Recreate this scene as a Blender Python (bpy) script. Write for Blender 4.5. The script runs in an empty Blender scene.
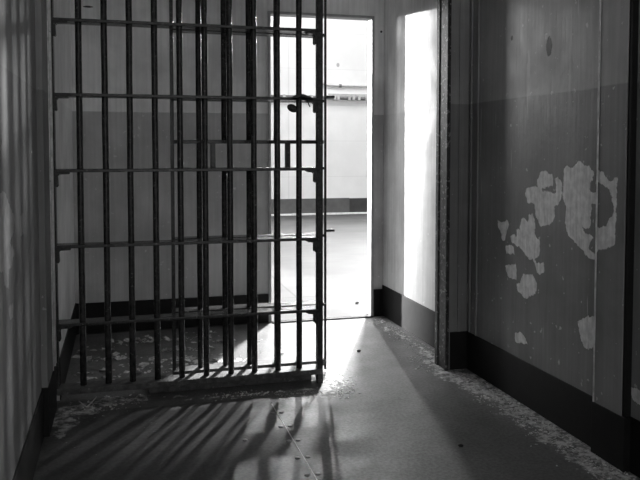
import bpy, bmesh, math, random
import numpy as np
from mathutils import Vector, Matrix
random.seed(7)
SC = bpy.context.scene
COL = SC.collection
PI = math.pi

# ---------------------------------------------------------------- node helpers
class NT:
    def __init__(self, name):
        self.m = bpy.data.materials.new(name); self.m.use_nodes = True
        self.t = self.m.node_tree; self.n = self.t.nodes; self.l = self.t.links
        self.b = self.n['Principled BSDF']
        self.geo = self.n.new('ShaderNodeNewGeometry')
        self.pos = self.geo.outputs['Position']
    def link(self, a, b): self.l.new(a, b)
    def setin(self, sock, v):
        if hasattr(v, 'is_output') or isinstance(v, bpy.types.NodeSocket): self.l.new(v, sock)
        else: sock.default_value = v
    def math(self, op, a, b=0.0, clamp=False):
        n = self.n.new('ShaderNodeMath'); n.operation = op; n.use_clamp = clamp
        self.setin(n.inputs[0], a); self.setin(n.inputs[1], b); return n.outputs[0]
    def noise(self, scale, detail=3.0, rough=0.55, stretch=(1, 1, 1), off=(0, 0, 0)):
        mp = self.n.new('ShaderNodeMapping'); mp.inputs['Scale'].default_value = stretch
        mp.inputs['Location'].default_value = off
        self.link(self.pos, mp.inputs['Vector'])
        n = self.n.new('ShaderNodeTexNoise'); n.inputs['Scale'].default_value = scale
        n.inputs['Detail'].default_value = detail; n.inputs['Roughness'].default_value = rough
        self.link(mp.outputs[0], n.inputs['Vector']); return n.outputs[0]
    def ramp(self, v, a, b, lo=0.0, hi=1.0):
        n = self.n.new('ShaderNodeMapRange'); n.interpolation_type = 'SMOOTHSTEP'
        self.setin(n.inputs[0], v); n.inputs[1].default_value = a; n.inputs[2].default_value = b
        n.inputs[3].default_value = lo; n.inputs[4].default_value = hi; return n.outputs[0]
    def mix(self, f, a, b):            # float mix
        n = self.n.new('ShaderNodeMix'); n.data_type = 'FLOAT'
        self.setin(n.inputs[0], f); self.setin(n.inputs[2], a); self.setin(n.inputs[3], b); return n.outputs[0]
    def attr(self, name):
        n = self.n.new('ShaderNodeAttribute'); n.attribute_name = name; return n.outputs['Fac']
    def z(self):
        n = self.n.new('ShaderNodeSeparateXYZ'); self.link(self.pos, n.inputs[0]); return n.outputs[2]
    def xyz(self):
        n = self.n.new('ShaderNodeSeparateXYZ'); self.link(self.pos, n.inputs[0]); return n.outputs
    def grey(self, v):
        n = self.n.new('ShaderNodeCombineColor')
        for i in range(3): self.setin(n.inputs[i], v)
        self.link(n.outputs[0], self.b.inputs['Base Color'])
    def bump(self, h, strength=0.3, dist=0.005):
        n = self.n.new('ShaderNodeBump'); n.inputs['Strength'].default_value = strength
        n.inputs['Distance'].default_value = dist; self.link(h, n.inputs['Height'])
        self.link(n.outputs[0], self.b.inputs['Normal'])
    def rough(self, v): self.setin(self.b.inputs['Roughness'], v)
    def spec(self, v): self.setin(self.b.inputs['Specular IOR Level'], v)

PAINT_Z = 1.37
def wall_paint(name, up, lo, peel, rough=0.38, peeling=False, spots=(), spec=.25):
    k = NT(name); k.spec(spec)
    z = k.z()
    edge = k.math('MULTIPLY', k.math('SUBTRACT', k.noise(3.0, 2), 0.5), 0.012)
    f = k.ramp(k.math('ADD', z, edge), PAINT_Z - .0035, PAINT_Z + .0035)
    base = k.mix(f, lo, up)
    mott = k.ramp(k.noise(2.2, 5, 0.6), 0.3, 0.72, 0.78, 1.14)
    streak = k.ramp(k.noise(1.0, 4, 0.6, (45, 45, 1.6)), 0.35, 0.68, 0.92, 1.05)
    c = k.math('MULTIPLY', k.math('MULTIPLY', base, mott), streak)
    # little specks of bare plaster
    sp = k.ramp(k.noise(38, 2, 0.5), 0.705, 0.72)
    c = k.mix(k.math('MULTIPLY', sp, .5), c, peel)
    # vertical drips / scratches
    sc_ = k.ramp(k.noise(1.0, 2, 0.5, (28, 28, 2.2), (3, 7, 1)), 0.71, 0.74)
    c = k.mix(k.math('MULTIPLY', sc_, .35), c, peel)
    if peeling:
        d = k.attr('peel')
        rag = k.math('MULTIPLY', k.math('SUBTRACT', k.noise(40, 5, 0.7), 0.5), 0.034)
        d2 = k.math('ADD', d, rag)
        pm = k.ramp(d2, -.0012, .0012)
        pv = k.math('MULTIPLY', peel, k.math('MULTIPLY', k.ramp(k.noise(30, 4, .6), .3, .7, .82, 1.1), k.ramp(k.noise(1.0, 4, .65, (70, 70, 6)), .35, .68, .86, 1.08)))
        c = k.mix(pm, c, pv)
        rimv = k.math('MULTIPLY', k.ramp(d2, -.006, -.001), k.math('SUBTRACT', 1.0, pm))
        c = k.mix(k.math('MULTIPLY', rimv, .35), c, lo * .5)
    X, Y, Z = k.xyz()
    for (axis, a, zz, ra, rz, val) in spots:       # scuffs of their own shape
        u = X if axis == 0 else Y
        e = k.math('ADD', k.math('POWER', k.math('ABSOLUTE', k.math('DIVIDE', k.math('SUBTRACT', u, a), ra)), 2),
                   k.math('POWER', k.math('ABSOLUTE', k.math('DIVIDE', k.math('SUBTRACT', Z, zz), rz)), 2))
        e = k.math('ADD', e, k.math('MULTIPLY', k.math('SUBTRACT', k.noise(60, 3), .5), 1.2))
        c = k.mix(k.ramp(e, .8, 1.1, 1, 0), c, val)
    k.grey(c)
    k.rough(k.ramp(k.noise(6, 4), .3, .7, rough - .06, rough + .1))
    h = k.math('ADD', k.math('MULTIPLY', k.noise(1.0, 3, .6, (60, 60, 3)), .6), k.math('MULTIPLY', k.noise(14, 4), .8))
    if peeling: h = k.math('SUBTRACT', h, k.math('MULTIPLY', pm, .5))
    k.bump(h, .35, .004)
    return k.m

def plain(name, v, rough=.5, metal=0.0, var=.15, nscale=20, bump=.2, bdist=.003, chips=0.0, chipv=.4, spec=.5):
    k = NT(name); k.spec(spec)
    c = k.math('MULTIPLY', v, k.ramp(k.noise(nscale, 5, .6), .25, .75, 1 - var, 1 + var))
    if chips:
        c = k.mix(k.math('MULTIPLY', k.ramp(k.noise(nscale * 2.2, 3, .6), 1 - chips, 1 - chips + .03), .7), c, chipv)
    k.grey(c); k.rough(rough); k.b.inputs['Metallic'].default_value = metal
    k.bump(k.noise(nscale * 2, 4, .6), bump, bdist)
    return k.m

def floor_mat(name, base):
    k = NT(name); k.spec(.35)
    c = k.math('MULTIPLY', base, k.ramp(k.noise(1.6, 5, .6), .3, .7, .8, 1.15))
    c = k.math('MULTIPLY', c, k.ramp(k.noise(75, 4, .7), .3, .7, .72, 1.28))
    d = k.attr('peel')
    n1 = k.math('MULTIPLY', k.math('SUBTRACT', k.noise(9, 6, .7), .52), .34)
    n2 = k.math('MULTIPLY', k.math('SUBTRACT', k.noise(40, 4, .7), .5), .10)
    d2 = k.math('ADD', k.math('ADD', d, n1), n2)
    pm = k.ramp(d2, -.004, .006)
    pv = k.ramp(k.noise(24, 5, .7), .38, .64, .13, .68)
    # worn spots elsewhere
    ws = k.math('MULTIPLY', k.ramp(k.noise(5, 6, .75), .69, .72), .6)
    c = k.mix(ws, c, .24)
    c = k.mix(pm, c, pv)
    k.grey(c)
    k.rough(k.mix(pm, k.ramp(k.noise(7, 4), .3, .7, .40, .56), .8))
    h = k.math('ADD', k.math('MULTIPLY', k.noise(70, 3), .25), k.math('MULTIPLY', pm, -.5))
    h = k.math('ADD', h, k.math('MULTIPLY', k.noise(5, 3), .4))
    k.bump(h, .3, .004)
    return k.m

def hall_wall_mat():
    k = NT('hall_white_paint')
    X, Y, Z = k.xyz()
    c = k.math('MULTIPLY', .76, k.ramp(k.noise(1.3, 5, .6), .3, .7, .92, 1.03))
    # faint panel joints
    for (u, per, off) in ((X, 1.45, .62), (Z, .62, .35)):
        fr = k.math('ABSOLUTE', k.math('SUBTRACT', k.math('FRACT', k.math('DIVIDE', k.math('SUBTRACT', u, off), per)), .5))
        c = k.math('MULTIPLY', c, k.ramp(fr, 0, .012, .86, 1.0))
    e = k.math('ADD', k.math('POWER', k.math('ABSOLUTE', k.math('DIVIDE', k.math('SUBTRACT', X, 3.674), .03)), 2),
               k.math('POWER', k.math('ABSOLUTE', k.math('DIVIDE', k.math('SUBTRACT', Z, 2.598), .04)), 2))
    c = k.mix(k.ramp(e, .5, 1.1, .8, 0), c, .3)
    k.grey(c); k.rough(.6)
    return k.m

def hall_floor_mat():
    k = NT('hall_polished_concrete'); k.spec(.2)
    X, Y, Z = k.xyz()
    c = k.math('MULTIPLY', .08, k.ramp(k.noise(.9, 6, .6), .3, .7, .8, 1.12))
    c = k.math('MULTIPLY', c, k.ramp(k.noise(1.0, 4, .6, (1.2, 5, 1)), .35, .65, .92, 1.05))
    for (u, per, off) in ((X, 2.4, .1), (Y, 2.1, .25)):
        fr = k.math('ABSOLUTE', k.math('SUBTRACT', k.math('FRACT', k.math('DIVIDE', k.math('SUBTRACT', u, off), per)), .5))
        c = k.math('MULTIPLY', c, k.ramp(fr, 0, .007, .6, 1.0))
    k.grey(c); k.rough(.65)
    k.bump(k.noise(12, 4), .08, .003)
    return k.m

SPOTS_R = ((1, 2.749, 1.568, .022, .042, .04), (1, 3.053, 1.645, .010, .012, .05),
           (1, 3.46, 1.66, .008, .02, .03))
M = {}
M['wall_r'] = wall_paint('cell_wall_gloss_paint', .42, .27, .86, .45, True, SPOTS_R, .13)
M['wall_l'] = wall_paint('cell_wall_left_gloss_paint', .36, .29, .50, .48, True, (), .12)
M['wall_b'] = wall_paint('back_wall_gloss_paint', .86, .53, .8, .42, False, ((0, -.177, 2.003, .03, .006, .05), (0, 1.71, 1.93, .008, .008, .04)))
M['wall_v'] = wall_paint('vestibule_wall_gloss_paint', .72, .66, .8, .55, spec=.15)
M['panel'] = M['wall_r']
M['base'] = plain('black_baseboard_paint', .010, .55, var=.3, nscale=9, bump=.25, chips=.27, chipv=.05, spec=.2)
M['base_v'] = plain('grey_baseboard_paint', .017, .65, var=.2, nscale=9, bump=.25, chips=.28, chipv=.3, spec=.08)
M['iron'] = plain('dark_iron_paint', .034, .27, var=.5, nscale=35, bump=.35, bdist=.002, chips=.36, chipv=.14, spec=.3)
M['iron_lo'] = plain('worn_iron_paint', .075, .5, var=.6, nscale=30, bump=.5, bdist=.002, chips=.35, chipv=.25)
M['jamb'] = plain('chipped_jamb_paint', .05, .5, var=.5, nscale=22, bump=.5, bdist=.003, chips=.40, chipv=.32, spec=.25)
M['angle'] = plain('lit_angle_paint', .9, .42, var=.3, nscale=22, bump=.4, chips=.3, chipv=.15)  # pale tone paints in the lit lines of the left angle
M['angle2'] = plain('worn_lit_edge_paint', .75, .5, var=.3, nscale=22)  # worn panel edge and floor seam, with the light on them painted in
M['joint'] = plain('joint_shade_paint', .012, .6, spec=.15)  # black tone paints the shade of the gap beside the panel
M['pier'] = wall_paint('pier_gloss_paint', .36, .25, .55, .45, spec=.2)
M['floor'] = floor_mat('cell_floor_paint', .16)
M['floor_dark'] = floor_mat('floor_plate_dark_paint', .105)
M['plate'] = plain('floor_plate_paint', .065, .36, var=.25, nscale=7, bump=.25, bdist=.002, chips=.28, chipv=.3)
M['plate2'] = plain('floor_strip_paint', .12, .40, var=.25, nscale=7, bump=.25, bdist=.002, chips=.28, chipv=.3)
M['bolt'] = plain('bolt_steel', .32, .5, var=.3)
M['ceil'] = plain('ceiling_paint', .8, .6)
M['flake'] = plain('paint_flake', .65, .7, var=.45, nscale=60)
M['grit'] = plain('dark_grit', .12, .8, var=.6, nscale=90)
M['pebble'] = plain('dark_pebble', .02, .8)
M['straw'] = plain('straw_grey', .55, .6)
M['hallw'] = hall_wall_mat()
M['halln'] = plain('cell_block_paint', .25, .7)
M['hallf'] = hall_floor_mat()
M['hallb'] = plain('hall_baseboard_grey', .09, .5, var=.2, nscale=5)
M['hallb2'] = plain('hall_baseboard_dark', .035, .5, var=.3, nscale=5)
M['ledge'] = plain('hall_ledge_pale', .75, .6)
M['pipe'] = plain('conduit_grey', .42, .5, var=.15)
M['pipe_d'] = plain('conduit_dark', .13, .5, var=.3)
M['frame'] = plain('window_frame_paint', .35, .5)

# ---------------------------------------------------------------- mesh helpers
def bx(bm, x0, x1, y0, y1, z0, z1, bev=0.0):
    r = bmesh.ops.create_cube(bm, size=1.0)
    vs = r['verts']
    for v in vs:
        v.co = Vector(((x0 + x1) / 2 + v.co.x * (x1 - x0), (y0 + y1) / 2 + v.co.y * (y1 - y0), (z0 + z1) / 2 + v.co.z * (z1 - z0)))
    if bev:
        es = list({e for v in vs for e in v.link_edges})
        bmesh.ops.bevel(bm, geom=es, offset=bev, segments=2, affect='EDGES', profile=.6)
    return bm
def tube(bm, pts, r, seg=14, cap=True):
    pts = [Vector(p) for p in pts]; rings = []
    for i, p in enumerate(pts):
        d = (pts[min(i + 1, len(pts) - 1)] - pts[max(i - 1, 0)]).normalized()
        a = d.orthogonal().normalized() if abs(d.z) < .99 else Vector((1, 0, 0))
        if abs(d.z) < .99: a = d.cross(Vector((0, 0, 1))).normalized()
        b = d.cross(a).normalized()
        rr = r[i] if isinstance(r, (list, tuple)) else r
        rings.append([bm.verts.new(p + (a * math.cos(2 * PI * k / seg) + b * math.sin(2 * PI * k / seg)) * rr) for k in range(seg)])
    for q0, q1 in zip(rings, rings[1:]):
        for k in range(seg):
            f = bm.faces.new((q0[k], q0[(k + 1) % seg], q1[(k + 1) % seg], q1[k])); f.smooth = True
    if cap:
        bm.faces.new(rings[0][::-1]); bm.faces.new(rings[-1])
    return bm
def prism(bm, poly, axis, a0, a1):      # extrude a 2D outline along an axis
    def P(u, v, w):
        return (w, u, v) if axis == 0 else (u, w, v) if axis == 1 else (u, v, w)
    A = [bm.verts.new(P(u, v, a0)) for u, v in poly]; B = [bm.verts.new(P(u, v, a1)) for u, v in poly]
    n = len(poly)
    bm.faces.new(A[::-1]); bm.faces.new(B)
    for i in range(n): bm.faces.new((A[i], A[(i + 1) % n], B[(i + 1) % n], B[i]))
    return bm
def obj(name, bm, mat, parent=None, loc=None):
    """links bm (world coordinates) as one mesh, its origin at loc; under a parent Empty it is stored in the parent's space"""
    if loc is None:
        zs = [v.co for v in bm.verts]
        loc = Vector((sum(v.x for v in zs) / len(zs), sum(v.y for v in zs) / len(zs), min(v.z for v in zs)))
    loc = Vector(loc)
    bmesh.ops.recalc_face_normals(bm, faces=bm.faces)
    for v in bm.verts: v.co -= loc
    me = bpy.data.meshes.new(name); bm.to_mesh(me); bm.free()
    me.materials.append(mat)
    o = bpy.data.objects.new(name, me); COL.objects.link(o)
    if parent is not None:
        pw = Vector((0, 0, 0)); q = parent
        while q is not None: pw += q.location; q = q.parent
        o.parent = parent; o.location = loc - pw
    else: o.location = loc
    return o
def tag(o, label, cat, group=None, kind=None):
    o['label'] = label; o['category'] = cat
    if group: o['group'] = group
    if kind: o['kind'] = kind
    return o
def thing(name, label, cat, loc, group=None):
    o = bpy.data.objects.new(name, None); COL.objects.link(o); o.location = loc; o.empty_display_size = .1
    return tag(o, label, cat, group)
def struct(name, bm, mat, label, cat, parent=None):
    o = obj(name, bm, mat, parent)
    if parent is None: tag(o, label, cat, kind='structure')
    return o
def nb(): return bmesh.new()

RW_PEEL = [[(2.63,1.065),(2.604,1.074),(2.578,1.062),(2.545,1.082),(2.521,1.099),(2.496,1.078),(2.457,1.071),(2.433,1.046),(2.443,1.032),(2.44,1.018),(2.462,0.993),(2.446,0.975),(2.402,0.979),(2.401,0.928),(2.445,0.936),(2.437,0.909),(2.451,0.888),(2.443,0.851),(2.466,0.834),(2.494,0.836),(2.489,0.822),(2.426,0.805),(2.449,0.783),(2.456,0.753),(2.417,0.744),(2.395,0.724),(2.424,0.719),(2.463,0.723),(2.495,0.748),(2.536,0.767),(2.588,0.791),(2.605,0.814),(2.615,0.844),(2.608,0.895),(2.635,0.954),(2.633,1.005)],[(2.417,1.08),(2.381,1.071),(2.366,1.062),(2.344,1.058),(2.329,1.041),(2.3,1.024),(2.264,1.039),(2.262,0.994),(2.299,0.992),(2.335,1.008),(2.379,1.016),(2.415,0.995)],[(2.307,0.996),(2.263,1.003),(2.266,0.796),(2.314,0.777),(2.357,0.766),(2.401,0.723),(2.41,0.717),(2.41,0.844),(2.36,0.85),(2.317,0.863),(2.303,0.887),(2.283,0.898),(2.277,0.921),(2.289,0.956)],[(2.804,1.04),(2.756,1.05),(2.709,1.032),(2.705,0.991),(2.736,0.979),(2.793,0.978),(2.783,0.966),(2.689,0.956),(2.681,0.992),(2.694,1.017),(2.673,1.028),(2.64,1.004),(2.644,0.943),(2.661,0.913),(2.697,0.909),(2.687,0.878),(2.695,0.836),(2.741,0.821),(2.798,0.81),(2.829,0.845),(2.85,0.903),(2.901,0.905),(2.923,0.942),(2.913,0.97),(2.862,0.978),(2.822,0.975),(2.827,1.007)],[(2.952,0.828),(2.921,0.834),(2.899,0.816),(2.89,0.848),(2.855,0.859),(2.838,0.811),(2.832,0.747),(2.797,0.74),(2.799,0.686),(2.844,0.653),(2.865,0.688),(2.917,0.692),(2.982,0.718),(2.994,0.773),(2.966,0.782)],[(3.168,0.808),(3.132,0.794),(3.074,0.811),(3.055,0.79),(3.084,0.752),(3.094,0.71),(3.123,0.71),(3.13,0.747),(3.162,0.767)],[(3.049,0.738),(3.005,0.761),(2.993,0.711),(3.037,0.711)],[(3.071,0.684),(3.014,0.693),(3.013,0.656),(3.066,0.667)],[(3.004,0.726),(2.962,0.772),(2.857,0.766),(2.797,0.751),(2.815,0.684),(2.875,0.654),(2.96,0.698),(3.004,0.704)],[(3.094,0.692),(3.012,0.698),(3.011,0.661),(3.079,0.652)],[(2.834,0.649),(2.764,0.659),(2.762,0.617),(2.813,0.598)],[(3.092,0.599),(2.993,0.618),(2.987,0.546),(3.067,0.544)],[(2.935,0.582),(2.853,0.595),(2.812,0.555),(2.83,0.512),(2.912,0.474),(2.977,0.502),(2.991,0.534),(2.956,0.54)],[(2.994,0.304),(2.929,0.319),(2.886,0.278),(2.993,0.258)],[(2.52,0.458),(2.456,0.502),(2.404,0.504),(2.406,0.388),(2.468,0.366),(2.502,0.403)],[(2.204,0.298),(2.152,0.306),(2.102,0.304),(2.151,0.253),(2.19,0.258)]]
LW_PEEL = [[(2.014,1.02),(2.193,1.027),(2.24,1.006),(2.301,0.973),(2.401,0.935),(2.358,0.889),(2.286,0.868),(2.387,0.835),(2.31,0.796),(2.243,0.797),(2.255,0.738),(2.176,0.762),(2.151,0.803),(1.991,0.837)],[(2.23,0.695),(2.33,0.684),(2.338,0.643),(2.256,0.651)],[(2.5,0.926),(2.601,0.928),(2.608,0.861),(2.523,0.86)]]
FL_PEEL = [[(1.61,4.514),(1.663,4.255),(1.683,3.64),(1.723,3.424),(1.77,3.012),(1.743,2.647),(1.727,2.14),(1.584,2.162),(1.576,2.528),(1.59,2.87),(1.56,3.195),(1.53,3.43),(1.65,3.999)],[(0.984,3.606),(1.083,3.527),(1.006,3.277),(0.908,3.188),(0.882,3.266)],[(-0.313,3.202),(-0.21,3.462),(-0.014,3.465),(0.254,3.421),(-0.098,3.326),(-0.241,3.019)]]


def sdf(px, py, polys):
    """signed distance (positive inside) of points to the nearest outline"""
    out = np.full(px.shape, -.3)
    for P in polys:
        A = np.array(P); B = np.roll(A, -1, 0)
        m = (px > A[:, 0].min() - .12) & (px < A[:, 0].max() + .12) & (py > A[:, 1].min() - .12) & (py < A[:, 1].max() + .12)
        if not m.any(): continue
        x = px[m]; y = py[m]; d = np.full(x.shape, 9.); ins = np.zeros(x.shape, bool)
        for (ax, ay), (bx_, by_) in zip(A, B):
            ex, ey = bx_ - ax, by_ - ay
            t = np.clip(((x - ax) * ex + (y - ay) * ey) / (ex * ex + ey * ey + 1e-12), 0, 1)
            d = np.minimum(d, np.hypot(x - ax - t * ex, y - ay - t * ey))
            c = ((ay > y) != (by_ > y)) & (x < (bx_ - ax) * (y - ay) / (by_ - ay + 1e-12) + ax)
            ins ^= c
        out[m] = np.maximum(out[m], np.where(ins, d, -d))
    return out
def grid(name, axis, fixed, u0, u1, v0, v1, step, mat, polys, label, cat, flip=False, thick=.12, soft=1.0):
    """a slab whose face towards the cell is a fine grid carrying the peel distance"""
    nu = max(2, int(round((u1 - u0) / step)) + 1); nv = max(2, int(round((v1 - v0) / step)) + 1)
    U, V = np.meshgrid(np.linspace(u0, u1, nu), np.linspace(v0, v1, nv), indexing='ij')
    u = U.ravel(); v = V.ravel()
    co = np.zeros((u.size, 3)); oth = [i for i in range(3) if i != axis]
    co[:, axis] = fixed; co[:, oth[0]] = u; co[:, oth[1]] = v
    idx = np.arange(nu * nv).reshape(nu, nv)
    q = np.stack([idx[:-1, :-1], idx[1:, :-1], idx[1:, 1:], idx[:-1, 1:]], -1).reshape(-1, 4)
    # back of the slab
    n0 = len(co); back = []
    for (a, b) in ((u0, v0), (u1, v0), (u1, v1), (u0, v1)):
        p = [0, 0, 0]; p[axis] = fixed + thick; p[oth[0]] = a; p[oth[1]] = b; back.append(p)
    co = np.vstack([co, np.array(back)])
    faces = [tuple(int(i) for i in f) for f in q]
    e = [idx[:, 0], idx[-1, :], idx[::-1, -1], idx[0, ::-1]]
    for i, ring in enumerate(e):
        faces.append(tuple(int(k) for k in ring[::-1]) + (n0 + i, n0 + (i + 1) % 4))
    faces.append((n0, n0 + 1, n0 + 2, n0 + 3))
    me = bpy.data.meshes.new(name); me.from_pydata(co.tolist(), [], faces); me.update()
    bm = bmesh.new(); bm.from_mesh(me); bmesh.ops.recalc_face_normals(bm, faces=bm.faces); bm.to_mesh(me); bm.free()
    a = me.attributes.new('peel', 'FLOAT', 'POINT')
    d = np.concatenate([sdf(u, v, polys), np.full(4, -.3)])
    a.data.foreach_set('value', d.astype(np.float32))
    me.materials.append(mat)
    o = bpy.data.objects.new(name, me); COL.objects.link(o)
    return tag(o, label, cat, kind='structure')

# ---------------------------------------------------------------- the room
XL, XR = -.31, 1.73          # cell walls
YG = 3.47                    # grille plane
YB = 4.75                    # back wall
CZ = 2.75
Y0 = -1.6
grid('floor', 2, 0.0, -.45, 1.9, Y0, 4.72, .016, M['floor'], FL_PEEL, 'dark worn concrete floor of the cell', 'floor', thick=-.1)
grid('wall_right', 0, XR, Y0, 3.55, 0, CZ, .011, M['wall_r'], RW_PEEL, 'right cell wall in two grey tones with peeling patches', 'wall')
grid('wall_left', 0, XL, Y0, 3.5, 0, CZ, .014, M['wall_l'], LW_PEEL, 'left cell wall in streaky grey gloss paint', 'wall', thick=-.12)
b = nb(); bx(b, XL - .12, XR + .12, Y0, 4.87, CZ, CZ + .1); struct('ceiling', b, M['ceil'], 'cell ceiling above the grille', 'ceiling')
# raised panel strip on the right wall
bpan = grid('trim_panel', 0, 1.705, 2.218, 2.375, .192, CZ, .011, M['panel'], [[(y, z) for y, z in P] for P in RW_PEEL], 'raised vertical panel strip on right wall with peeling paint', 'trim', thick=.03)
b = nb(); tube(b, [(1.7055, 2.375, .193), (1.7055, 2.375, CZ)], .0045, 8); struct('trim_panel_edge', b, M['angle2'], 'worn edge of the raised panel strip on right wall, its highlight painted pale', 'trim')  # bead added on the worn edge, edge highlight painted pale
b = nb(); bx(b, 1.708, 1.735, 2.197, 2.2175, .193, CZ, .003); struct('trim_panel_joint', b, M['joint'], 'vertical joint beside the raised panel strip on right wall, its shade painted black', 'trim')  # box painted black for the shade on the panel's near side
b = nb(); bx(b, 1.699, 1.735, 2.190, 2.380, 0, .193, .002); struct('trim_panel_base', b, M['base'], 'black foot of the raised panel strip on right wall', 'trim')
def baseboard(name, x0, x1, y0, y1, z, mat, label):
    b = nb(); bx(b, x0, x1, y0, y1, 0, z, .002); return struct(name, b, mat, label, 'baseboard')
baseboard('baseboard_right', 1.724, 1.735, Y0, 3.47, .197, M['base'], 'black painted baseboard along right cell wall')
baseboard('baseboard_left', -.315, -.304, Y0, 3.06, .192, M['base'], 'black painted baseboard along left cell wall')

# vestibule between grille and back wall
b = nb(); bx(b, -.40, -.277, 3.5, YB + .06, 0, CZ); struct('wall_vestibule_left', b, M['wall_v'], 'left side wall behind the grille', 'wall')
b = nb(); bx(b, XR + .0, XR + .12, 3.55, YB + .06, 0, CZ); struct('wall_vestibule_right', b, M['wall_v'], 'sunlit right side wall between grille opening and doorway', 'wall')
baseboard('baseboard_vestibule_left', -.280, -.272, 3.5, YB, .195, M['base'], 'black baseboard of left side wall behind the grille')
baseboard('baseboard_vestibule_right', 1.724, 1.733, 3.58, YB, .21, M['base_v'], 'grey chipped baseboard under sunlit right side wall')
DX0, DX1, DZ = .943, 1.646, 2.018
b = nb(); bx(b, -.40, DX0, YB, YB + .06, 0, CZ); struct('wall_back', b, M['wall_b'], 'back wall in two grey tones left of the doorway', 'wall')
b = nb(); bx(b, DX1, XR + .12, YB, YB + .06, 0, CZ); struct('wall_back_right', b, M['wall_b'], 'narrow strip of back wall right of the doorway', 'wall')
b = nb(); bx(b, DX0, DX1, YB, YB + .06, DZ, CZ); struct('wall_back_header', b, M['wall_b'], 'piece of back wall above the doorway', 'wall')
baseboard('baseboard_back', -.277, DX0 - .003, YB - .008, YB + .003, .19, M['base'], 'black baseboard of back wall left of the doorway')
baseboard('baseboard_back_right', DX1 + .003, XR, YB - .008, YB + .003, .182, M['base'], 'short black baseboard right of the doorway')
# door frame: thin steel lining of the opening
b = nb(); bx(b, DX1 - .006, DX1 + .012, YB - .012, YB + .075, 0, DZ + .012, .002); struct('door_jamb_right', b, M['frame'], 'right steel lining of the doorway', 'door frame')
b = nb(); bx(b, DX0 - .012, DX0 + .006, YB - .012, YB + .075, 0, DZ + .012, .002); struct('door_jamb_left', b, M['frame'], 'left steel lining of the doorway', 'door frame')
b = nb(); bx(b, DX0 + .006, DX1 - .006, YB - .012, YB + .075, DZ - .006, DZ + .012, .002); struct('door_head', b, M['frame'], 'steel lining across the top of the doorway', 'door frame')
b = nb(); bx(b, DX0 + .006, DX1 - .006, 4.70, 4.745, -.02, .010, .003); struct('trim_threshold', b, M['iron'], 'dark threshold strip across the doorway floor', 'threshold')

# left pier and steel angle carrying the grille
b = nb(); bx(b, XL - .02, -.286, 3.06, 3.40, 0, CZ, .003); struct('trim_pier_left', b, M['pier'], 'dark grey pier at left end of the grille', 'trim')
b = nb(); bx(b, XL - .01, -.282, 3.058, 3.402, 0, .20, .002); struct('trim_pier_left_base', b, M['base'], 'black foot of the pier at left end of grille', 'trim')
b = nb(); [tube(b, [(-.288, yy, .2), (-.288, yy, CZ)], rr, 12) for yy, rr in ((3.29, .006), (3.36, .009), (3.405, .008))]; struct('trim_angle_left', b, M['angle'], 'vertical steel beads at left end of the grille, lit lines painted pale', 'trim')  # beads added for the lit edge lines, brightness painted in
# right pier with steel edge
b = nb(); bx(b, 1.622, XR + .02, 3.475, 3.58, 0, CZ, .003); struct('trim_pier_right', b, M['pier'], 'dark grey pier right of the grille opening', 'trim')
b = nb(); bx(b, 1.632, XR + .02, 3.466, 3.48, 0, .196, .002); struct('trim_pier_right_base', b, M['base'], 'black foot of the pier right of the grille opening', 'trim')
b = nb(); bx(b, 1.606, 1.622, 3.462, 3.59, 0, CZ, .003); bx(b, 1.601, 1.612, 3.458, 3.478, 0, CZ, .003); bx(b, 1.601, 1.612, 3.56, 3.595, 0, CZ, .003)
struct('trim_jamb_right', b, M['jamb'], 'chipped steel edge of the pier right of grille opening', 'trim')
for i, yy in enumerate((3.445, 3.372)):
    b = nb(); bx(b, 1.722, 1.735, yy - .006, yy + .006, .197, CZ, .003); struct('trim_batten_%d' % (i + 1), b, M['pier'], ('thin vertical bead in the corner beside the right pier', 'second vertical bead on right wall, nearer than the corner bead')[i], 'trim')
b = nb(); bx(b, 1.672, 1.69, 3.468, 3.478, .196, CZ, .002); struct('trim_batten_3', b, M['pier'], 'thin vertical bead on the face of the right pier', 'trim')
# beam above the grille (over the top of the picture)
b = nb(); bx(b, -.40, 1.85, 3.40, 3.66, 2.46, CZ); struct('trim_lintel', b, M['pier'], 'beam above the grille', 'trim')

# ---------------------------------------------------------------- barred grille (fixed) and sliding gate
RZ = (.36, .708, 1.044, 1.378, 1.703, 2.05, 2.40)
def bar_bm(x, y, z0, z1, r):
    b = nb(); n = 12
    pts = []
    for i in range(n + 1):
        z = z0 + (z1 - z0) * i / n
        pts.append((x + random.uniform(-.0008, .0008), y + random.uniform(-.0008, .0008), z))
    return tube(b, pts, r, 16)
def rail_bm(x0, x1, yc, z, d=.092, t=.014):
    return bx(nb(), x0, x1, yc - d / 2, yc + d / 2, z - t / 2, z + t / 2, .0025)

G = thing('cell_grille', 'dark iron barred grille standing across the left of the cell', 'grille', (.32, YG, .0))
FX = (-.172, -.063, .045, .156, .268, .382, .498, .612, .726, .832)
first = None
for x in FX:
    if first is None:
        first = obj('bar', bar_bm(x, YG, .05, 2.46, .0142), M['iron'], G, (x, YG, .05))
    else:
        c = first.copy(); COL.objects.link(c); c.parent = G; c.location = Vector((x, YG, .05)) - G.location
        c.rotation_euler.z = random.uniform(0, 6.28)
for z in RZ: obj('rail', rail_bm(-.283, .93, YG, z), M['iron'], G)
b = nb(); bx(b, -.283, .935, YG - .048, YG + .046, .047, .073, .003); obj('bottom_rail', b, M['iron_lo'], G)
b = nb(); bx(b, .913, .941, YG - .042, YG - .004, 0, 2.46, .003); obj('end_post', b, M['iron'], G)
b = nb(); bx(b, -.286, -.276, YG - .03, YG + .03, .047, 2.46, .002); obj('wall_strip', b, M['iron'], G)
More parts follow.
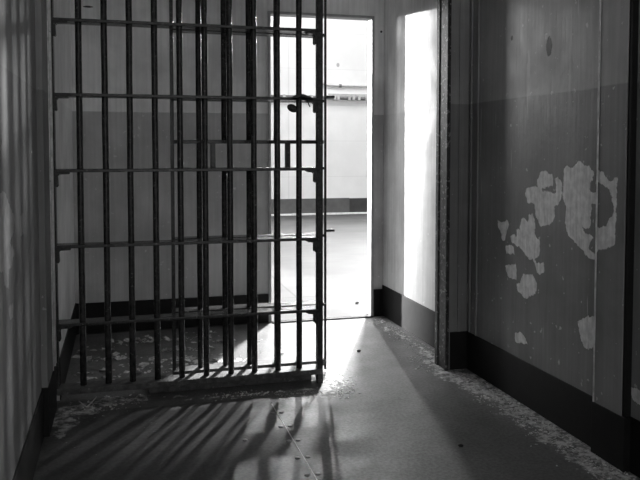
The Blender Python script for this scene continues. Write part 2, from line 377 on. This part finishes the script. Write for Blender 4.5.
for z in (RZ[:5]):
    # angle brackets: a flange under the rail and a leg on the post or wall
    b = nb(); prism(b, [(-.277, z - .007), (-.277, z - .066), (-.268, z - .072), (-.263, z - .066), (-.265, z - .024), (-.258, z - .016), (-.217, z - .015), (-.214, z - .007)], 1, YG - .044, YG - .006); obj('bracket', b, M['iron'], G)
    b = nb(); prism(b, [(.912, z - .007), (.912, z - .060), (.905, z - .066), (.899, z - .060), (.899, z - .024), (.892, z - .017), (.868, z - .015), (.855, z - .007)], 1, YG - .044, YG - .006); obj('bracket', b, M['iron'], G)
# knob with twisted wire on the fourth rail
b = nb(); bmesh.ops.create_uvsphere(b, u_segments=18, v_segments=12, radius=1)
Rm = Matrix.Rotation(.45, 4, 'Y')
for v in b.verts:
    p = Vector((v.co.x * .027, v.co.y * .016, v.co.z * .018)); p = Rm @ p; v.co = p + Vector((.788, YG - .052, 1.332))
for f in b.faces: f.smooth = True
kn = obj('knob', b, M['iron'], G)
b = nb()
tube(b, [(.812, YG - .05, 1.352), (.822, YG - .052, 1.372), (.832, YG - .05, 1.388), (.850, YG - .05, 1.385)], .0035, 8)
tube(b, [(.812, YG - .05, 1.372), (.832, YG - .055, 1.392), (.858, YG - .052, 1.380), (.868, YG - .05, 1.352), (.874, YG - .05, 1.340)], .003, 8)
obj('wire', b, M['iron'], G)
b = nb(); prism(b, [(.785, 1.372), (.792, 1.388), (.80, 1.394), (.822, 1.402), (.846, 1.4), (.862, 1.394), (.882, 1.388), (.885, 1.372)], 1, YG - .046, YG - .02); obj('clamp', b, M['iron'], G)

YD = 3.592
D = thing('sliding_gate', 'dark iron sliding gate with food slot, pushed back behind the grille', 'gate', (.61, YD, .0))
for x in (.367, .860):
    obj('bar', bar_bm(x, YD, .06, 2.42, .0135), M['iron'], D)
for x in (.488, .609, .746):
    obj('bar', bar_bm(x, YD, .06, 1.044, .0135), M['iron'], D)
    obj('bar', bar_bm(x, YD, 1.174, 2.42, .0135), M['iron'], D)
for z in RZ: obj('rail', rail_bm(.236, .99, YD, z, .088, .013), M['iron'], D)
b = nb(); bx(b, .236, .99, YD - .044, YD + .044, .05, .078, .003); obj('bottom_rail', b, M['iron_lo'], D)
b = nb(); bx(b, .232, .248, YD - .02, YD + .02, .05, 2.42, .002); obj('stile', b, M['iron'], D)
b = nb(); bx(b, .991, 1.001, YD - .012, YD + .004, .02, 2.42, .002); obj('stile', b, M['iron'], D)
S = obj('food_slot_frame', bx(nb(), .240, .985, YD - .018, YD + .018, 1.166, 1.184, .002), M['iron'], D)
for x in (.433, .803):
    obj('post', bx(nb(), x - .011, x + .011, YD - .018, YD + .018, 1.05, 1.168, .002), M['iron'], S)
for z in (1.402, .727):
    b = nb(); tube(b, [(.995, YD, z), (1.045, YD, z)], .006, 10); obj('latch_pin', b, M['iron'], D)

T = obj('floor_track', bx(nb(), .115, .90, 3.49, 3.64, 0, .036, .004), M['iron_lo'])
tag(T, 'low dark steel track on the floor under the sliding gate', 'track')

# ---------------------------------------------------------------- floor plate with bolts
P = grid('floor_plate', 2, .003, -.303, .638, 1.2, 3.30, .012, M['floor_dark'], FL_PEEL, 'bolted dark steel plate in the floor before the grille', 'floor plate', thick=-.006)
P2 = grid('floor_plate', 2, .003, .642, .90, 1.2, 3.22, .012, M['floor'], FL_PEEL, 'narrow bolted steel strip right of the long floor seam', 'floor plate', thick=-.006)
obj('seam', bx(nb(), .638, .642, 1.2, 3.2, .002, .0042), M['angle2'], P2)  # pale strip fills the gap, painting the lit plate edge
def bolt(x, y, par):
    b = nb()
    tube(b, [(x, y, .003), (x, y, .005), (x, y, .0068), (x, y, .0074)], [.010, .010, .008, .003], 16)
    obj('bolt', b, M['bolt'], par, (x, y, .003))
for x, y in ((.622, 2.919), (.620, 2.765), (.617, 2.603), (.616, 2.456), (.618, 2.30), (.620, 3.08), (.458, 2.82)): bolt(x, y, P)
for x, y in ((.660, 2.917), (.658, 2.765), (.656, 2.602), (.655, 2.454), (.657, 2.30), (.66, 3.08)): bolt(x, y, P2)

# ---------------------------------------------------------------- loose dirt
def flakes(name, spots, mat, label, zbase=0.0):
    b = nb()
    for (x, y, s, tilt, z) in spots:
        n = random.choice((4, 5, 5, 6)); a0 = random.uniform(0, 6.28)
        rot = Matrix.Rotation(random.uniform(0, 6.28), 3, 'Z') @ Matrix.Rotation(random.uniform(0, tilt), 3, 'X')
        pts = [rot @ Vector((math.cos(a0 + 6.283 * k / n) * s * random.uniform(.55, 1), math.sin(a0 + 6.283 * k / n) * s * random.uniform(.4, .9), 0)) for k in range(n)]
        lo = min(p.z for p in pts)
        th = rot @ Vector((0, 0, .0012))
        A = [b.verts.new(p + Vector((x, y, z - lo))) for p in pts]
        B = [b.verts.new(p + th + Vector((x, y, z - lo))) for p in pts]
        b.faces.new(A[::-1]); b.faces.new(B)
        for k in range(n): b.faces.new((A[k], A[(k + 1) % n], B[(k + 1) % n], B[k]))
    o = obj(name, b, mat); return tag(o, label, 'debris', kind='stuff')
U = random.uniform
def ln(a, b_, n, sd, s0, s1, tilt=.6, z=0.0):
    r = []
    for i in range(n):
        t = U(0, 1); x = a[0] + (b_[0] - a[0]) * t + random.gauss(0, sd[0]); y = a[1] + (b_[1] - a[1]) * t + random.gauss(0, sd[1])
        r.append((x, y, s0 * (s1 / s0) ** (random.random() ** 2), tilt, z))
    return r
def clip(L, x0, x1, y0, y1): return [p for p in L if x0 < p[0] < x1 and y0 < p[1] < y1]
R1 = clip(ln((1.66, 3.40), (1.66, 2.0), 900, (.045, .02), .003, .011), 1.4, 1.71, 1.9, 3.45)
flakes('paint_flakes', R1, M['flake'], 'pale paint flakes strewn along the foot of right wall')
R2 = clip(ln((1.66, 4.68), (1.64, 3.62), 320, (.05, .03), .003, .011), 1.45, 1.712, 3.60, 4.68) + clip(ln((1.53, 3.72), (1.6, 3.42), 120, (.05, .04), .003, .012), 1.35, 1.598, 3.3, 3.9)
flakes('paint_flakes', R2, M['flake'], 'paint flakes between the doorway and the right pier')
R3 = clip([(x0, 3.66 + (y0 - 3.66) , .004 * (9 ** (random.random() ** 1.5)), .7, 0) for cx, cy in [(U(-.24, .95), U(3.66, 4.6)) for q in range(46)] for x0, y0 in [(cx + random.gauss(0, .075), cy + random.gauss(0, .02)) for q in range(16)]], -.25, .9, 3.66, 4.7)
R3 += clip(ln((.66, 3.68), (.97, 3.70), 200, (.06, .02), .004, .016, 1.0), .5, .975, 3.65, 3.78)
flakes('paint_flakes', [p for p in R3 if not (p[0] > .62 and p[1] > 3.8 and random.random() < .85)], M['flake'], 'curled paint flakes covering the floor behind the grille')
R4 = clip(ln((-.25, 3.30), (.08, 3.42), 120, (.05, .05), .003, .012), -.27, .11, 2.9, 3.55) + clip(ln((-.2, 2.7), (.1, 3.2), 40, (.06, .08), .003, .008), -.27, .5, 2.2, 3.4)
flakes('paint_flakes', R4, M['flake'], 'paint flakes on dark floor at left foot of the grille')
R5 = clip(ln((1.0, 3.5), (.98, 3.3), 460, (.045, .07), .003, .010, .35), .956, 1.15, 3.1, 3.62)
R6 = clip(ln((.4, 3.38), (.93, 3.30), 260, (.05, .03), .003, .009, .8), .2, .90, 3.2, 3.415)
flakes('paint_flakes', R5, M['flake'], 'heap of crumbled paint at foot of the grille end post')
flakes('paint_flakes', R6, M['flake'], 'thin line of paint crumbs before the grille bottom rail')
def pebble(x, y, r, label, mat='pebble'):
    b = nb(); bmesh.ops.create_icosphere(b, subdivisions=2, radius=1)
    for v in b.verts:
        k = U(.75, 1.1); v.co = Vector((x + v.co.x * r * k, y + v.co.y * r * .8 * k, max(0, r * .5 + v.co.z * r * .55 * k)))
    o = obj('pebble', b, M[mat]); return tag(o, label, 'pebble')
pebble(1.247, 2.546, .011, 'small dark pebble alone on the bare floor at right')
pebble(1.283, 3.912, .013, 'dark pebble on lit floor just inside the doorway')
pebble(1.671, 5.143, .017, 'dark pebble on bright hall floor beyond the doorway')
b = nb()
tube(b, [(-.155, 3.37, .004), (-.175, 3.395, .012), (-.19, 3.41, .02)], .0025, 6)
tube(b, [(-.155, 3.37, .004), (-.135, 3.395, .014), (-.115, 3.42, .03)], .0022, 6)
tag(obj('straw', b, M['straw']), 'forked pale straw lying before left end of the grille', 'straw')

# ---------------------------------------------------------------- hall beyond the doorway
HY = 12.41
b = nb(); bx(b, -9, 13, 4.72, HY + .2, -.1, 0.0); struct('floor_hall', b, M['hallf'], 'bright concrete floor of the hall beyond the doorway', 'floor')
b = nb(); bx(b, -9, -.27, HY, HY + .2, 0, 8.0); bx(b, .20, 13, HY, HY + .2, 0, 8.0); bx(b, -.27, .20, HY, HY + .2, 0, .35); bx(b, -.27, .20, HY, HY + .2, 3.6, 8.0); struct('wall_hall', b, M['hallw'], 'bright white far wall of the hall', 'wall')
b = nb(); bx(b, -9, -.40, YB + .0, YB + .06, 0, 8); struct('wall_hall_near_left', b, M['halln'], 'hall side of the cell row left of the doorway', 'wall')
b = nb(); bx(b, 1.85, 13, YB + .0, YB + .06, 0, 8); struct('wall_hall_near_right', b, M['halln'], 'hall side of the cell row right of the doorway', 'wall')
b = nb(); bx(b, -.40, 1.85, YB + .0, YB + .06, CZ + .1, 8); struct('wall_hall_near_upper', b, M['halln'], 'hall side of the cell row above the doorway', 'wall')
b = nb(); bx(b, -9, 3.879, HY - .025, HY + .01, .02, .282); struct('baseboard_hall', b, M['hallb'], 'grey painted base of the far hall wall', 'baseboard')
b = nb(); bx(b, 3.879, 13, HY - .03, HY + .01, .02, .275); struct('baseboard_hall_dark', b, M['hallb2'], 'darker right stretch of the far hall wall base', 'baseboard')
b = nb(); bx(b, -9, 13, HY - .10, HY + .01, 0, .028, .004); struct('trim_hall_ledge', b, M['ledge'], 'pale ledge along the foot of the far hall wall', 'trim')
b = nb(); bx(b, -9.2, 13.2, YB, HY + .2, 8.0, 8.2); struct('ceiling_hall', b, M['halln'], 'high roof of the hall', 'ceiling')
b = nb(); bx(b, -9.2, -9, YB, HY + .2, -.1, 8); struct('wall_hall_left', b, M['halln'], 'left end wall of the hall', 'wall')
b = nb(); bx(b, 13, 13.2, YB, HY + .2, -.1, 8); struct('wall_hall_right', b, M['halln'], 'right end wall of the hall', 'wall')
C1 = thing('wall_conduit', 'thin grey conduit running high along the far hall wall', 'conduit', (3.9, HY - .03, 2.236))
b = nb(); tube(b, [(3.30, HY - .025, 2.60), (3.32, HY - .025, 2.34), (3.36, HY - .025, 2.28), (3.45, HY - .025, 2.245), (3.60, HY - .025, 2.236), (7, HY - .025, 2.236)], .016, 10); obj('tube', b, M['pipe'], C1)
for x in (3.71, 4.5): obj('clip', bx(nb(), x - .02, x + .02, HY - .05, HY, 2.21, 2.262, .003), M['pipe_d'], C1)
C2 = thing('wall_pipe', 'thick clamped pipe under the conduit on the far hall wall', 'pipe', (3.9, HY - .05, 2.02))
b = nb(); tube(b, [(2.2, HY - .05, 2.03), (3.5, HY - .05, 2.025), (7, HY - .05, 2.0)], .030, 12); obj('tube', b, M['pipe_d'], C2)
b = nb(); bx(b, 3.50, 7, HY - .03, HY, 2.05, 2.10, .004); obj('rail', b, M['pipe'], C2)
for x in (2.7, 3.18, 3.60, 3.66, 3.86, 3.94, 4.04, 4.18): obj('clamp', bx(nb(), x - .022, x + .022, HY - .085, HY, 1.985, 2.065, .004), M['pipe'], C2)

# ---------------------------------------------------------------- tall hall windows: daylight
#          x     z     width height  power
WIN = ((5.0, 3.7, .26, 1.2, 520, 1.2),
       (3.05, 4.45, .14, .26, 165, 1.2),
       (1.45, 4.3, .40, 1.0, 45, 1.2),
       (-1.30, 2.75, .90, .8, 215, .8),
       (6.05, 3.7, .36, 1.2, 370, 1.2))
for i, (x, z, w, h_, pw, tx) in enumerate(WIN):
    b = nb()
    for (a0, a1, c0, c1) in ((x - w / 2 - .06, x - w / 2, z - h_ / 2 - .06, z + h_ / 2 + .06), (x + w / 2, x + w / 2 + .06, z - h_ / 2 - .06, z + h_ / 2 + .06),
                             (x - w / 2, x + w / 2, z + h_ / 2, z + h_ / 2 + .06), (x - w / 2, x + w / 2, z - h_ / 2 - .06, z - h_ / 2)):
        bx(b, a0, a1, HY - .06, HY + .01, c0, c1)
    struct('window_%d' % (i + 1), b, M['frame'], ('tall', 'small high', 'narrow', 'low left', 'right tall')[i] + ' hall window', 'window')
    L = bpy.data.lights.new('daylight', 'AREA'); L.shape = 'RECTANGLE'; L.size = w; L.size_y = h_; L.energy = pw
    o = bpy.data.objects.new('daylight', L); COL.objects.link(o); o.location = (x, HY - .02, z)
    d = Vector((tx, 4.8, 1.0)) - o.location
    o.rotation_euler = (PI / 2 * -1, 0, 0)      # faces the cells, flat in the window
# low sun through the narrow opening in the hall wall
L = bpy.data.lights.new('sun', 'SUN'); L.energy = 13; L.angle = math.radians(1.0)
o = bpy.data.objects.new('sun', L); COL.objects.link(o); o.location = (0, 30, 5)
o.rotation_euler = Vector((.235, -1.0, -.088)).to_track_quat('-Z', 'Y').to_euler()
# broad fill lamp added under the hall roof to brighten the hall
L = bpy.data.lights.new('hall_fill', 'AREA'); L.shape = 'RECTANGLE'; L.size = 12; L.size_y = 3.0; L.energy = 780
o = bpy.data.objects.new('hall_fill', L); COL.objects.link(o); o.location = (2, 9.0, 7.6)

L = bpy.data.lights.new('roof_light', 'AREA'); L.shape = 'RECTANGLE'; L.size = .35; L.size_y = .5; L.energy = 680; L.spread = math.radians(95)
o = bpy.data.objects.new('roof_light', L); COL.objects.link(o); o.location = (3.36, 9.0, 7.6)
o.rotation_euler = (Vector((1.4, 4.6, 0)) - o.location).to_track_quat('-Z', 'Y').to_euler()

# ---------------------------------------------------------------- sky, camera, view
w = bpy.data.worlds.new('World'); SC.world = w; w.use_nodes = True
w.node_tree.nodes['Background'].inputs[0].default_value = (1, 1, 1, 1)
w.node_tree.nodes['Background'].inputs[1].default_value = 1.15
cam = bpy.data.cameras.new('Camera'); co = bpy.data.objects.new('Camera', cam); COL.objects.link(co)
cam.sensor_fit = 'HORIZONTAL'; cam.sensor_width = 36; cam.lens = 36 * 740 / 640
cam.shift_y = -(240 - 183.9) / 640
cam.clip_start = .05
co.location = (0, 0, 1.14)
co.rotation_euler = (PI / 2 - math.radians(2.7), 0, -math.radians(15.109))
SC.camera = co
SC.cycles.diffuse_bounces = 8; SC.cycles.max_bounces = 16
SC.view_settings.view_transform = 'Standard'; SC.view_settings.look = 'None'
SC.view_settings.exposure = 0.24; SC.view_settings.gamma = 1.0; SC.view_settings.use_curve_mapping = False
